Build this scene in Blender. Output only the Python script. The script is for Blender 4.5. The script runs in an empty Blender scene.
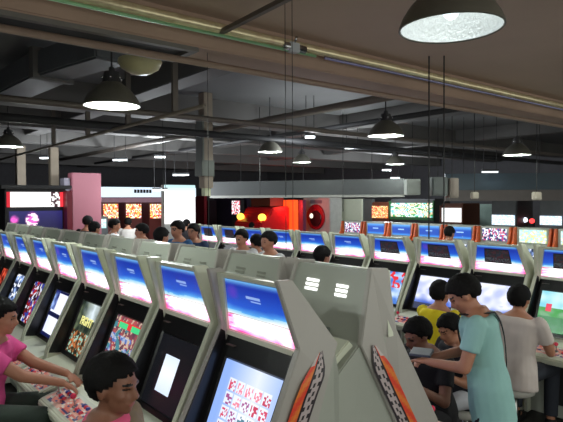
import bpy, bmesh, math, random
from mathutils import Vector, Matrix, noise
R = math.radians
scene = bpy.context.scene
COL = scene.collection

# ------------------------------------------------------------------ camera, world, exposure
H = 2.12
YAW, PIT, ROL = 0.678916339, -0.0210866665, -0.00496203448
F = 547.0
fw = Vector((math.sin(YAW)*math.cos(PIT), math.cos(YAW)*math.cos(PIT), math.sin(PIT)))
r0 = Vector((math.cos(YAW), -math.sin(YAW), 0)); u0 = r0.cross(fw)
rt = r0*math.cos(ROL)+u0*math.sin(ROL); up = u0*math.cos(ROL)-r0*math.sin(ROL)
cam = bpy.data.cameras.new('camera'); camo = bpy.data.objects.new('camera', cam); COL.objects.link(camo)
cam.sensor_width = 36; cam.lens = F/563*36; cam.clip_start = .05; cam.clip_end = 100
m = Matrix((( rt.x, up.x, -fw.x, 0), (rt.y, up.y, -fw.y, 0), (rt.z, up.z, -fw.z, H), (0, 0, 0, 1)))
camo.matrix_world = m
scene.camera = camo
scene.view_settings.view_transform = 'Standard'; scene.view_settings.look = 'None'
scene.view_settings.exposure = 0.35; scene.view_settings.gamma = 1; scene.view_settings.use_curve_mapping = False
w = bpy.data.worlds.new('hall_ambient'); scene.world = w; w.use_nodes = True
w.node_tree.nodes['Background'].inputs[0].default_value = (.78, .80, .74, 1)
w.node_tree.nodes['Background'].inputs[1].default_value = 1.0
LAMP_POWER = 48

def ray(x, y): return rt*(x-281.5)/F + up*(211-y)/F + fw
def onY(x, y, Y): d = ray(x, y); d = d*(Y/d.y); return Vector((d.x, d.y, d.z+H))
def onX(x, y, X): d = ray(x, y); d = d*(X/d.x); return Vector((d.x, d.y, d.z+H))
def onZ(x, y, Z): d = ray(x, y); d = d*((Z-H)/d.z); return Vector((d.x, d.y, d.z+H))

# ------------------------------------------------------------------ materials
def lin(c):
    return tuple(((v/12.92) if v <= .04045 else ((v+.055)/1.055)**2.4) for v in c)
def rgb(r, g, b): return lin((r/255, g/255, b/255))
MATS = {}
def mat(name, col, rough=.6, metal=0, var=.08, scale=8, emit=0, bump=0, spec=.5):
    if name in MATS: return MATS[name]
    M = bpy.data.materials.new(name); M.use_nodes = True; n = M.node_tree; b = n.nodes['Principled BSDF']
    c = rgb(*col)
    tc = n.nodes.new('ShaderNodeTexCoord'); nz = n.nodes.new('ShaderNodeTexNoise'); nz.inputs['Scale'].default_value = scale; nz.inputs['Detail'].default_value = 4
    n.links.new(tc.outputs['Object'], nz.inputs['Vector'])
    mx = n.nodes.new('ShaderNodeMix'); mx.data_type = 'RGBA'
    mx.inputs[6].default_value = tuple(v*(1-var*2) for v in c)+(1,); mx.inputs[7].default_value = tuple(min(1, v*(1+var*2)) for v in c)+(1,)
    n.links.new(nz.outputs['Fac'], mx.inputs[0]); n.links.new(mx.outputs[2], b.inputs['Base Color'])
    b.inputs['Roughness'].default_value = rough; b.inputs['Metallic'].default_value = metal; b.inputs['Specular IOR Level'].default_value = spec
    if bump:
        bp = n.nodes.new('ShaderNodeBump'); bp.inputs['Strength'].default_value = bump; bp.inputs['Distance'].default_value = .01
        n.links.new(nz.outputs['Fac'], bp.inputs['Height']); n.links.new(bp.outputs[0], b.inputs['Normal'])
    if emit:
        b.inputs['Emission Color'].default_value = c+(1,); b.inputs['Emission Strength'].default_value = emit
    MATS[name] = M; return M
def colmat(name, strength=0, rough=.35, base=True):
    if name in MATS: return MATS[name]
    M = bpy.data.materials.new(name); M.use_nodes = True; n = M.node_tree; b = n.nodes['Principled BSDF']
    a = n.nodes.new('ShaderNodeAttribute'); a.attribute_name = 'Col'
    if base: n.links.new(a.outputs['Color'], b.inputs['Base Color'])
    else: b.inputs['Base Color'].default_value = (.01, .01, .012, 1)
    b.inputs['Roughness'].default_value = rough
    if strength:
        n.links.new(a.outputs['Color'], b.inputs['Emission Color']); b.inputs['Emission Strength'].default_value = strength
    MATS[name] = M; return M
PALE = mat('pale_grey_green_panel', (212, 216, 196), .32, var=.03, scale=3)
PALE2 = mat('warm_grey_panel', (172, 168, 162), .35, var=.03, scale=3)
CARC = mat('grey_carcass', (168, 172, 162), .3, var=.04, scale=2)
BLACK = mat('black_bezel', (14, 14, 16), .3)
BLACKM = mat('black_rubber', (10, 10, 11), .7)
DGREY = mat('dark_grey', (46, 46, 48), .6)
CHROME = mat('chrome', (190, 190, 190), .2, 1)
SCREEN = colmat('screen_glow', .95, .25, False)
MARQ = colmat('backlit_marquee', .82, .3, False)
STRIPL = colmat('backlit_strip', 1.7, .3, False)
FARGLOW = colmat('far_backlit_panel', 1.15, .4, False)
PRINT = colmat('printed_artwork', 0, .35, True)

# ------------------------------------------------------------------ mesh helpers
def box(bm, x0, x1, y0, y1, z0, z1):
    v = [bm.verts.new(p) for p in ((x0,y0,z0),(x1,y0,z0),(x1,y1,z0),(x0,y1,z0),(x0,y0,z1),(x1,y0,z1),(x1,y1,z1),(x0,y1,z1))]
    for f in ((0,3,2,1),(4,5,6,7),(0,1,5,4),(1,2,6,5),(2,3,7,6),(3,0,4,7)): bm.faces.new([v[i] for i in f])
    return v
def prism(bm, pts, y0, y1):
    a = [bm.verts.new((p[0], y0, p[1])) for p in pts]; b = [bm.verts.new((p[0], y1, p[1])) for p in pts]
    n = len(pts); bm.faces.new(a); bm.faces.new(b[::-1])
    for i in range(n): bm.faces.new((a[i], b[i], b[(i+1) % n], a[(i+1) % n]))
def frame_of(d):
    d = d.normalized(); t = Vector((0, 0, 1)) if abs(d.z) < .9 else Vector((1, 0, 0))
    a = d.cross(t).normalized(); return a, d.cross(a).normalized()
def cone(bm, p0, p1, r0_, r1_, seg=12, caps=True):
    p0, p1 = Vector(p0), Vector(p1); a, b = frame_of(p1-p0)
    A = []; B = []
    for i in range(seg):
        t = 2*math.pi*i/seg; d = a*math.cos(t)+b*math.sin(t)
        A.append(bm.verts.new(p0+d*r0_)); B.append(bm.verts.new(p1+d*r1_))
    for i in range(seg): bm.faces.new((A[i], A[(i+1) % seg], B[(i+1) % seg], B[i]))
    if caps: bm.faces.new(A[::-1]); bm.faces.new(B)
def ell(bm, c, rad, M3=None, seg=16, rings=10):
    M3 = M3 or Matrix.Identity(3)
    M4 = Matrix.Translation(Vector(c)) @ M3.to_4x4() @ Matrix.Diagonal(Vector((rad[0], rad[1], rad[2], 1)))
    bmesh.ops.create_uvsphere(bm, u_segments=seg, v_segments=rings, radius=1, matrix=M4)
def cap(bm, p0, p1, ra, rb, seg=12):
    cone(bm, p0, p1, ra, rb, seg); ell(bm, p0, (ra,)*3, None, seg, 8); ell(bm, p1, (rb,)*3, None, seg, 8)
def lathe(bm, prof, c, seg=28):
    c = Vector(c); rows = []
    for r_, z in prof:
        rows.append([bm.verts.new(c+Vector((r_*math.cos(2*math.pi*i/seg), r_*math.sin(2*math.pi*i/seg), z))) for i in range(seg)])
    for a, b in zip(rows, rows[1:]):
        for i in range(seg): bm.faces.new((a[i], a[(i+1) % seg], b[(i+1) % seg], b[i]))
    return rows
def obar(bm, p0, p1, w_, h_):      # bar of rectangular section
    p0, p1 = Vector(p0), Vector(p1); d = (p1-p0).normalized(); s = d.cross(Vector((0,0,1)))
    if s.length < 1e-3: s = Vector((1,0,0))
    s.normalize(); t = s.cross(d).normalized()
    q = [s*w_/2*i+t*h_/2*j for i, j in ((-1,-1),(1,-1),(1,1),(-1,1))]
    A = [bm.verts.new(p0+k) for k in q]; B = [bm.verts.new(p1+k) for k in q]
    bm.faces.new(A[::-1]); bm.faces.new(B)
    for i in range(4): bm.faces.new((A[i], A[(i+1) % 4], B[(i+1) % 4], B[i]))
def mesh(bm, name, m_, smooth=False, bevel=0):
    bmesh.ops.recalc_face_normals(bm, faces=bm.faces[:])
    if bevel:
        es = [e for e in bm.edges if len(e.link_faces) == 2 and e.calc_face_angle() > .5]
        bmesh.ops.bevel(bm, geom=es, offset=bevel, segments=2, affect='EDGES')
    me = bpy.data.meshes.new(name); bm.to_mesh(me); bm.free()
    for k in (m_ if isinstance(m_, (list, tuple)) else [m_]): me.materials.append(k)
    if smooth:
        for p in me.polygons: p.use_smooth = True
    return me
def place(name, me, parent=None):
    o = bpy.data.objects.new(name, me); COL.objects.link(o)
    if parent: o.parent = parent
    return o
def obj(name, bm, m_, parent=None, smooth=False, bevel=0):
    return place(name, mesh(bm, name, m_, smooth, bevel), parent)
def tag(o, label=None, cat=None, group=None, kind=None):
    if label: o['label'] = label
    if cat: o['category'] = cat
    if group: o['group'] = group
    if kind: o['kind'] = kind
    return o
def empty(name, loc, rz=0):
    o = bpy.data.objects.new(name, None); COL.objects.link(o); o.location = loc; o.rotation_euler = (0, 0, rz); o.empty_display_size = .1
    return o
CACHE = {}
def part(name, key, build, m_, parent, smooth=False, bevel=0):
    if key not in CACHE:
        bm = bmesh.new(); build(bm); CACHE[key] = mesh(bm, name, m_, smooth, bevel)
    return place(name, CACHE[key], parent)
def grid_mesh(key, corners, nx, ny, paint, m_):
    """corners TL,TR,BR,BL ; paint(s,t)->sRGB 0..255"""
    if key in CACHE: return CACHE[key]
    TL, TR, BR, BL = [Vector(c) for c in corners]
    bm = bmesh.new(); V = []
    for j in range(ny+1):
        t = j/ny; a = TL.lerp(BL, t); b = TR.lerp(BR, t)
        V.append([bm.verts.new(a.lerp(b, i/nx)) for i in range(nx+1)])
    lay = bm.loops.layers.float_color.new('Col')
    for j in range(ny):
        for i in range(nx):
            f = bm.faces.new((V[j][i], V[j+1][i], V[j+1][i+1], V[j][i+1]))
            c = paint((i+.5)/nx, (j+.5)/ny); c = rgb(*[max(0, min(255, k)) for k in c])+(1,)
            for l in f.loops: l[lay] = c
    me = bpy.data.meshes.new(key if isinstance(key, str) else 'panel'); bm.to_mesh(me); bm.free(); me.materials.append(m_)
    CACHE[key] = me; return me
def mixc(a, b, t): t = max(0, min(1, t)); return tuple(x*(1-t)+y*t for x, y in zip(a, b))
def nz(x, y, s=1, seed=0): return noise.noise(Vector((x*s+seed*7.3, y*s-seed*3.1, seed*1.7)))

# ------------------------------------------------------------------ artwork
def marq_paint(seed, lower):
    def up_(s, t):
        c = mixc((120, 190, 240), (22, 52, 165), t/.16)
        if t > .16: c = mixc((22, 52, 165), (36, 88, 205), (t-.16)/.5)
        w_ = .86+.05*math.sin(s*4+seed)+.03*nz(s, t, 6, seed)
        if t > w_-.18: c = mixc(c, (90, 175, 245), (t-w_+.18)/.18)
        if t > w_: c = mixc((150, 215, 250), (250, 252, 255), (t-w_)/.12)
        if .38 < s < .62 and (.40 < t < .445 or (.49 < t < .53 and .44 < s < .62)): c = mixc(c, (190, 215, 250), .7)
        if seed == 0: c = mixc(c, (95, 60, 190), max(0, .8-((s-.13)**2/.02+(t-.35)**2/.08)))
        return c
    def lo(s, t):
        c = (252, 246, 252)
        e = min(s, 1-s)
        k = max(0, 1-s/.2)*(.55+.9*nz(s, t, 9, seed))+max(0, 1-(1-s)/.12)*(.5+.6*nz(s, t, 8, seed))+max(0, (t-.62)*1.9)*(.7+1.0*nz(s, 0, 6, seed+2))
        c = mixc(c, (235, 40, 120), k)
        if nz(s, t, 9, seed+5) > .4: c = mixc(c, (245, 150, 210), .4)
        return c
    return lo if lower else up_
def S_cards(s, t):
    c = mixc((140, 172, 235), (222, 230, 255), 1-2.0*abs(s-.6))
    i, j = int(s*7), int(t*6); random.seed(i*31+j*7+5); q = random.choice([(205, 50, 80), (190, 40, 70), (60, 110, 130), (150, 60, 120), (235, 120, 140)])
    if 1 <= i <= 5 and 1 <= j <= 4 and (s*7 % 1) > .1 and (t*6 % 1) > .12:
        c = mixc(c, (244, 244, 250), .75)
        if (s*7 % 1) > .2 and (t*6 % 1) > .3 and nz(s, t, 34, 3) > .02: c = mixc(c, q, .85)
    return c
def S_window(s, t):
    if .24 < s < .58 and .25 < t < .78: return mixc((205, 222, 250), (235, 242, 255), 1-abs(t-.5)*3)
    return (12, 13, 18)
def S_fighters(s, t):
    a, b, c_ = nz(s, t, 7, 1), nz(s, t, 9, 2), nz(s, t, 16, 3)
    if .06 < t < .2 and .1 < s < .9: return (70, 205, 130) if (.14 < s < .42 or .55 < s < .86) and t > .09 else (215, 60, 60)
    c = mixc((40, 30, 50), (190, 60, 60), .5+a*1.5)
    if t > .3 and b > .02: c = mixc((60, 100, 190), (225, 235, 250), .5+c_*2)
    if c_ > .2: c = (225, 190, 155)
    if a < -.28: c = (50, 130, 140)
    return mixc(c, (120, 120, 135), .28)
def S_fight(s, t):
    c = mixc((30, 40, 34), (95, 105, 80), .5+nz(s, t, 8, 4))
    if t < .3 and .1 < s < .85: c = mixc(c, (215, 228, 235), max(0, 1-2.2*abs(s-.55))+.2*nz(s, t, 9, 8))
    if t > .58:
        q = nz(s, t, 13, 6); c = mixc((34, 34, 24), (190, 110, 60), .35+q*1.6)
        if nz(s, t, 17, 9) > .22: c = (150, 190, 170)
    return c
def S_white(s, t):
    if s < .24 and t < .42: return mixc((20, 26, 90), (150, 180, 235), nz(s, t, 8, 4)+.6)
    if .48 < t < .56: return (14, 20, 60)
    if s < .06 or s > .94 or t > .93 or t < .04: return (16, 22, 70)
    return mixc((238, 240, 255), (205, 215, 255), abs(s-.5))
def S_red(s, t):
    c = mixc((40, 8, 12), (170, 30, 40), .5+nz(s, t, 6, 8)*1.4)
    if nz(s, t, 12, 3) > .18: c = (215, 220, 235)
    if nz(s, t, 8, 9) > .3: c = (40, 60, 150)
    return c
def S_blue(s, t):
    c = mixc((30, 40, 70), (150, 180, 235), .5+nz(s, t, 6, 5)*1.5)
    if nz(s, t, 11, 2) > .2: c = (240, 245, 255)
    return c
def S_orange(s, t): return mixc((60, 10, 8), (240, 90, 60), .5+nz(s, t, 7, 6)*1.5)
def S_sky(s, t):
    c = mixc((185, 195, 250), (235, 238, 255), .5+nz(s, t, 5, 2)*1.4)
    if t > .55: c = mixc(c, (60, 90, 190), (t-.55)*2.6+nz(s, t, 6, 1)*.5)
    if t > .8: c = (60, 66, 90)
    return c
def S_street(s, t):
    c = mixc((125, 205, 225), (205, 238, 235), .5+nz(s, t, 5, 3))
    if t > .4: c = mixc((110, 160, 120), (60, 150, 70), .5+nz(s, t, 8, 3)*1.6)
    if .12 < s < .24 and .3 < t < .5: c = (225, 60, 90)
    if t > .62: c = mixc(c, (30, 100, 60), .6)
    return c
def S_sea(s, t):
    c = mixc((70, 120, 205), (205, 225, 250), .5+nz(s, t, 5, 12)*1.3)
    if t < .5 and nz(s, t, 9, 3) > .1: c = (225, 50, 60)
    return c
def cp_paint(s, t):
    c = (196, 200, 184)
    if .05 < s < .95 and .12 < t < .9:
        c = mixc((225, 118, 104), (238, 190, 170), .5+nz(s, t, 7, 5)*1.6)
        if nz(s, t, 9, 7) > .2: c = (60, 66, 120)
        if nz(s, t, 12, 3) < -.3: c = (230, 225, 215)
    return c
def card_paint(s, t):
    c = (74, 70, 78)
    if s < .04 or s > .96 or t < .07 or t > .93: return (34, 32, 40)
    if t > .62 and nz(s*2, t, 18, 2) > -.05: c = (120, 130, 140)
    elif nz(s, t, 9, 4) > .12: c = (112, 70, 82)
    elif nz(s, t, 8, 9) > .2: c = (70, 84, 104)
    return c

# ------------------------------------------------------------------ arcade cabinet (front faces -X, local)
HW = .352
def taper(bm):
    for v in bm.verts:
        if v.co.z > 1.30: v.co.y *= 1-.15*min(1, (v.co.z-1.30)/.45)
PROF = {
 'A': dict(carc=[(-.085,1.735),(-.06,1.748),(.165,1.44),(.185,1.30),(.185,.05),(-.16,.05),(-.16,.74),(-.235,.86),(-.015,1.40),(-.003,1.44)],
           side=[(-.16,1.765),(-.075,1.762),(.172,1.445),(.10,1.30),(.0,1.04),(-.03,.85),(-.03,.04),(-.22,.04),(-.27,.66),(-.37,.72),(-.345,.88),(-.325,.94),(-.065,1.455)]),
 'B': dict(carc=[(-.03,1.735),(.09,1.752),(.205,1.40),(.37,1.285),(.378,1.25),(.378,.05),(-.16,.05),(-.16,.74),(-.235,.86),(-.015,1.40),(-.003,1.44)],
           side=[(-.04,1.755),(.095,1.768),(.213,1.395),(-.02,.98),(-.10,.80),(-.10,.04),(-.26,.04),(-.30,.66),(-.42,.72),(-.40,.88),(-.06,1.44)]),
}
PROF['C'] = PROF['A']
def graphic_mesh(kind, side):
    key = ('graphic', kind, side)
    if key in CACHE: return CACHE[key]
    pts = {'A': [(.055,1.425),(.02,1.35),(-.045,1.24),(-.10,1.13),(-.145,1.00),(-.17,.86)], 'B': [(.125,1.385),(.09,1.30),(.01,1.16),(-.07,1.03),(-.15,.90),(-.22,.76)]}['B' if kind == 'B' else 'A']
    bm = bmesh.new(); lay = bm.loops.layers.float_color.new('Col')
    P = []
    for i in range(len(pts)-1):
        for k in range(6):
            a, b = Vector(pts[i]), Vector(pts[i+1]); P.append(a.lerp(b, k/6))
    n = len(P); rows = []
    y = side*(HW+.0025)
    for i, p in enumerate(P):
        wd = .016+.062*min(1, i/8)
        rows.append([bm.verts.new((p.x-wd*.9+wd*1.8*j/10, y, p.y+.01*(j-5)/10)) for j in range(11)])
    for v in bm.verts:
        if v.co.z > 1.30: v.co.y *= 1-.15*min(1, (v.co.z-1.30)/.45)
    for i in range(n-1):
        for j in range(10):
            t = i/n
            if j < 4: c = mixc((226, 60, 40), (230, 130, 50), .5+.5*math.sin(i*.8+j)); c = mixc(c, (110, 40, 140), (t-.75)*3) if j < 2 else c
            elif j == 4: c = (30, 24, 30)
            elif j == 9: c = (50, 40, 48)
            else: c = (40, 34, 40) if (i*2+j*3) % 7 < 2 else (186, 172, 172)
            if i < 4 and j < 3: c = (200, 190, 186)
            f = bm.faces.new((rows[i][j], rows[i][j+1], rows[i+1][j+1], rows[i+1][j]))
            for l in f.loops: l[lay] = rgb(*c)+(1,)
    me = bpy.data.meshes.new('side_graphic'); bm.to_mesh(me); bm.free(); me.materials.append(PRINT); CACHE[key] = me; return me

def lerp3(a, b, t): return tuple(x*(1-t)+y*t for x, y in zip(a, b))
def cabinet(loc, rz, kind, label, group, screen=None, seed=1, card=False, controls=True, back=False, graphic=False, text=None):
    root = empty('arcade_cabinet', loc, rz); tag(root, label, 'arcade machine', group)
    if kind == 'C': root.scale.z = .945
    pf = PROF[kind]
    part('body', ('body', kind), lambda bm: (prism(bm, pf['carc'], -HW+.02, HW-.02), taper(bm)), CARC, root, bevel=.006)
    for s in (-1, 1):
        sp = part('side_panel', ('side', kind, s, graphic), lambda bm: (prism(bm, pf['side'], s*HW, s*(HW-.036)), taper(bm)), PALE2 if kind == 'B' or graphic else PALE, root, bevel=.004)
        if graphic: place('side_graphic', graphic_mesh(kind, s), sp)
    # marquee surround with trapezoid opening
    tx, bx_ = (-.085, -.012) if kind != 'B' else (-.03, -.006)
    def surround(bm):
        o = [(tx-.028,.294,1.742),(tx-.028,-.294,1.742),(bx_-.03,-.334,1.405),(bx_-.03,.334,1.405)]
        i_ = [(tx-.022,.223,1.722),(tx-.022,-.223,1.722),(bx_-.024,-.288,1.428),(bx_-.024,.288,1.428)]
        k_ = [(p[0]+.022, p[1]*.985, p[2]) for p in i_]; q_ = [(p[0]+.04, p[1], p[2]) for p in o]
        O = [bm.verts.new(p) for p in o]; I = [bm.verts.new(p) for p in i_]; K = [bm.verts.new(p) for p in k_]; Q = [bm.verts.new(p) for p in q_]
        for a in range(4):
            b = (a+1) % 4
            bm.faces.new((O[a], O[b], I[b], I[a])); bm.faces.new((I[a], I[b], K[b], K[a])); bm.faces.new((O[b], O[a], Q[a], Q[b]))
    part('marquee_surround', ('surr', kind), surround, PALE, root)
    a, b = (tx-.012, .217, 1.716), (tx-.012, -.217, 1.716); d, c = (bx_-.014, .283, 1.434), (bx_-.014, -.283, 1.434)
    k = .66; e, f = lerp3(a, d, k), lerp3(b, c, k); e2, f2 = lerp3(a, d, k+.02), lerp3(b, c, k+.02)
    sd = seed % 4
    mq = place('marquee', grid_mesh(('mq', kind, sd), (a, b, f, e), 40, 26, marq_paint(sd, False), MARQ), root)
    place('light_strip', grid_mesh(('ls', kind, sd), (e2, f2, c, d), 40, 10, marq_paint(sd, True), STRIPL), mq)
    if card:
        g = [lerp3(lerp3(a, b, s_), lerp3(d, c, s_), t_) for s_, t_ in ((.20,.11),(.80,.11),(.79,.66),(.21,.66))]
        g = [(p[0]-.008, p[1], p[2]) for p in g]
        place('notice_card', grid_mesh(('card', kind), g, 30, 14, card_paint, PRINT), mq)
    # bezel + screen
    def sl(t, y, off): # along screen slope, t 0 top 1 bottom
        return (-.018-.215*t-off*.93, y, 1.395-.525*t+off*.37)
    def bez(bm):
        Y = .306
        A = [bm.verts.new(sl(*q)) for q in ((0,Y,.012),(0,-Y,.012),(1,-Y,.012),(1,Y,.012))]
        B = [bm.verts.new(sl(*q)) for q in ((.19,.262,.012),(.19,-.262,.012),(.95,-.262,.012),(.95,.262,.012))]
        D = [bm.verts.new(sl(*q)) for q in ((.205,.25,.001),(.205,-.25,.001),(.935,-.25,.001),(.935,.25,.001))]
        for i in range(4):
            j = (i+1) % 4; bm.faces.new((A[i], A[j], B[j], B[i])); bm.faces.new((B[i], B[j], D[j], D[i]))
    bz = part('screen_bezel', ('bez', kind), bez, BLACK, root)
    for s in (-1, 1):
        part('bezel_cheek', ('cheek', kind, s), lambda bm: (prism(bm, [(-.07,1.435),(-.325,.92),(-.335,.885),(-.22,.87),(-.01,1.40)], s*(HW-.037), s*(HW-.045)), taper(bm)), BLACK, bz)
    if screen:
        sc = place('screen', grid_mesh(('scr', screen.__name__), (sl(.205,.25,.004), sl(.205,-.25,.004), sl(.935,-.25,.004), sl(.935,.25,.004)), 56, 42, screen, SCREEN), bz)
        if text:
            cu = bpy.data.curves.new('t', 'FONT'); cu.body = text; cu.size = .088; cu.align_x = 'CENTER'; cu.align_y = 'CENTER'; cu.extrude = .0008; cu.offset = .003
            to = bpy.data.objects.new('t', cu); COL.objects.link(to)
            bpy.context.view_layer.update(); me = bpy.data.meshes.new_from_object(to.evaluated_get(bpy.context.evaluated_depsgraph_get())); bpy.data.objects.remove(to)
            X = Vector((0,-1,0)); Z = Vector((-.93,0,.37)).normalized(); Yv = Z.cross(X)
            C0 = Vector(sl(.47, .03, .008))
            M = Matrix((( X.x, Yv.x, Z.x, C0.x), (X.y, Yv.y, Z.y, C0.y), (X.z, Yv.z, Z.z, C0.z), (0,0,0,1)))
            me.transform(M); me.materials.clear(); me.materials.append(mat('yellow_lettering', (226, 220, 140), .4, emit=.8)); place('lettering', me, bz)
    # small badge plate under marquee
    part('badge_plate', ('badge', kind), lambda bm: obar(bm, sl(.075,.19,.014), sl(.075,.26,.014), .035, .004), mat('badge', (92, 84, 78), .4), root)
    # control panel
    cpP = [(-.20,.865),(-.40,.835),(-.60,.775),(-.615,.755),(-.60,.70),(-.17,.66)]
    cp = part('control_panel', ('cp', kind), lambda bm: prism(bm, cpP, -HW+.031, HW-.031), PALE, root, bevel=.008)
    place('panel_artwork', grid_mesh('cpart', ((-.41,.31,.8345),(-.41,-.31,.8345),(-.585,-.31,.782),(-.585,.31,.782)), 44, 14, cp_paint, PRINT), cp)
    if controls:
        for sy in (-1, 1):
            yy = .16*sy+.08
            jb = part('joystick', ('joy', sy, kind), lambda bm: (cone(bm, (-.49,yy,.80), (-.50,yy,.868), .005, .005, 8), cone(bm, (-.49,yy,.806), (-.49,yy,.812), .022, .02, 14)), CHROME, root)
            part('ball_top', ('ball', sy, kind), lambda bm: ell(bm, (-.502,yy,.88), (.0185,)*3), mat('pink_red_plastic', (225, 50, 84), .25), jb, smooth=True)
            for q in range(6):
                bx, by = -.455-.045*(q//3), yy-.06-.036*(q % 3)
                zt = .8345+(-.41-bx)*-.30
                part('button', ('btn', sy, q, kind), lambda bm: lathe(bm, [(.0,.012),(.011,.012),(.013,.009),(.0155,.004),(.0155,-.002)], (bx, by, zt), 12), mat('button_a', (226, 60, 80), .3) if (q % 2) else mat('button_b', (60, 66, 150), .3), root, smooth=True)
    # lower front
    cd = part('coin_door', ('coin', kind), lambda bm: box(bm, -.172, -.158, -.17, .17, .18, .58), DGREY, root, bevel=.004)
    part('coin_slot', ('slot', kind), lambda bm: (box(bm, -.178, -.171, -.10, -.04, .42, .52), box(bm, -.178, -.171, .04, .10, .42, .52)), CHROME, cd)
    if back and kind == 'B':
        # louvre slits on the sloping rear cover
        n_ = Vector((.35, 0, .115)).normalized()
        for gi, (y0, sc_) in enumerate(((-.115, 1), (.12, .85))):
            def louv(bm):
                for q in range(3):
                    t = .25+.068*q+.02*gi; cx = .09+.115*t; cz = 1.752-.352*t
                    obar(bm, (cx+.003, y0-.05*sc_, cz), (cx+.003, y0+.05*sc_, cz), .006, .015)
            part('vent_slits', ('louv', gi, graphic), louv, mat('vent_added_glow', (250, 250, 250), .3, emit=1.2) if graphic else mat('dull_vent', (150, 152, 142), .5), root)  # glow put into the nearest slits as emission; the others stay dull
        part('socket_plate', ('sockp',), lambda bm: obar(bm, (.205,-.04,1.425),(.205,.10,1.425), .016, .035), mat('socket_grey', (90, 98, 92), .5), root)
        def brk(bm):
            prism(bm, [(.215,1.385),(.37,1.29),(.374,1.33),(.25,1.42)], -.29, .29)
        part('rear_cover', ('rcov',), brk, PALE, root, bevel=.005)
    return root

# ------------------------------------------------------------------ the room
def struct(name, bm, m_, **k):
    o = obj(name, bm, m_, **k); o['kind'] = 'structure'; return o
FLOOR = mat('dark_floor', (58, 56, 54), .35, var=.1, scale=3)
bm = bmesh.new(); box(bm, -3, 18, -3, 24, -.1, 0); struct('floor', bm, FLOOR)
CEIL = mat('brownish_ceiling', (188, 166, 148), .8, var=.08, scale=1.2)  # even light brown base colour for the near slab
CEILD = mat('dark_ceiling', (118, 118, 118), .8, var=.1, scale=1.0)
bm = bmesh.new(); box(bm, -3, 18, -3, 3.4, 3.42, 3.6); struct('ceiling', bm, CEIL)
bm = bmesh.new(); box(bm, -3, 18, 3.4, 24, 3.75, 3.9); struct('ceiling', bm, CEILD)
WALLD = mat('dark_wall', (96, 96, 100), .8)
bm = bmesh.new(); box(bm, -3, 18, 23, 23.2, 0, 3.75); struct('wall_back', bm, WALLD)
bm = bmesh.new(); box(bm, 17.6, 17.8, -3, 23, 0, 3.75); struct('wall_right', bm, WALLD)
bm = bmesh.new(); box(bm, -3.2, -3, -3, 24, 0, 3.75); struct('wall_left', bm, WALLD)
BEAM = mat('brown_beam', (168, 142, 124), .75, var=.1, scale=2); BEAMD = mat('grey_beam', (100, 98, 96), .75, var=.1, scale=2)
def beam(x0, x1, y0, y1, z0, z1, m_, label, cat='beam', name='ceiling_beam', group=None):
    bm = bmesh.new(); box(bm, x0, x1, y0, y1, z0, z1); return tag(obj(name, bm, m_, bevel=.01), label, cat, group)
beam(-2.9, 17.5, 3.36, 3.75, 3.19, 3.45, BEAM, 'brown ceiling beam right behind the glossy pipe')
bm = bmesh.new()
cone(bm, (-2.9, 3.285, 3.325), (17.5, 3.285, 3.325), .036, .036, 14)
o = obj('glossy_pipe', bm, mat('wrapped_pipe', (250, 215, 175), .22, .45, var=.2, scale=14, bump=.3), smooth=True); tag(o, 'glossy foil-wrapped pipe running along the brown beam', 'pipe')
bm = bmesh.new(); cone(bm, (-2.9, 3.27, 3.272), (3.0, 3.27, 3.272), .012, .012, 10)
tag(obj('conduit', bm, mat('green_conduit', (140, 190, 140), .3, .3), smooth=True), 'thin greenish conduit under the glossy pipe at upper left', 'conduit')
bm = bmesh.new(); cone(bm, (3.1, 3.27, 3.275), (17, 3.27, 3.275), .012, .012, 10)
tag(obj('conduit', bm, mat('lilac_conduit', (150, 150, 185), .25, .6), smooth=True), 'thin bluish conduit under the glossy pipe at right', 'conduit')
# valve / bracket on the pipe
P = onY(291, 40, 3.29)
v = empty('pipe_coupling', (P.x, 3.27, 3.30)); tag(v, 'small pale coupling box on the glossy pipe', 'coupling')
bm = bmesh.new(); box(bm, -.05, .05, -.035, .03, -.04, .035); obj('coupling_box', bm, mat('pale_metal', (190, 196, 200), .35, .3), v, bevel=.006)
bm = bmesh.new(); cone(bm, (0,-.02,.03), (0,-.05,.075), .01, .01, 8); cone(bm, (-.1,0,.0), (.12,0,.0), .035, .035, 10); obj('clamp', bm, CHROME, v, smooth=True)
def pipe(a, b, r_, m_, label, name='ceiling_pipe', cat='pipe', group=None):
    bm = bmesh.new(); cone(bm, a, b, r_, r_, 10); return tag(obj(name, bm, m_, smooth=True), label, cat, group)
PIPEG = mat('grey_pipe', (112, 104, 96), .5, .2); PIPED = mat('dark_pipe', (50, 50, 52), .6)
pipe((-2, 3.46, 3.11), (17, 3.46, 3.11), .024, mat('brown_pipe', (150, 128, 112), .5), 'brownish pipe just under the brown beam, crossing the hall')
pipe((-2, 5.86, 3.12), (16, 5.86, 3.12), .035, PIPEG, 'grey pipe crossing the hall below the middle bay')
pipe((-2, 6.9, 3.08), (16, 6.9, 3.08), .05, PIPED, 'dark pipe crossing the hall above the left game cabinets')
pipe((2.76, 4.6, 3.03), (2.76, 14, 3.03), .022, mat('beige_pipe', (132, 122, 108), .5), 'beige pipe on short hangers running away above the left row')
for i, y in enumerate((5.2, 6.4, 7.8, 9.4)):
    bm = bmesh.new(); box(bm, 2.73, 2.79, y-.02, y+.02, 3.05, 3.75)
    tag(obj('pipe_hanger', bm, PIPEG), ('nearest', 'second nearest', 'third', 'farthest')[i]+' flat hanger holding the beige pipe', 'hanger', 'beige pipe hangers')
pipe((4.7, 3.7, 3.24), (4.7, 16, 3.24), .045, PIPEG, 'thick grey pipe running away from the brown beam above the far row')
pipe((6.6, 3.7, 3.35), (6.6, 18, 3.35), .04, PIPED, 'dark pipe running away above the aisle at right')
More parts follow.
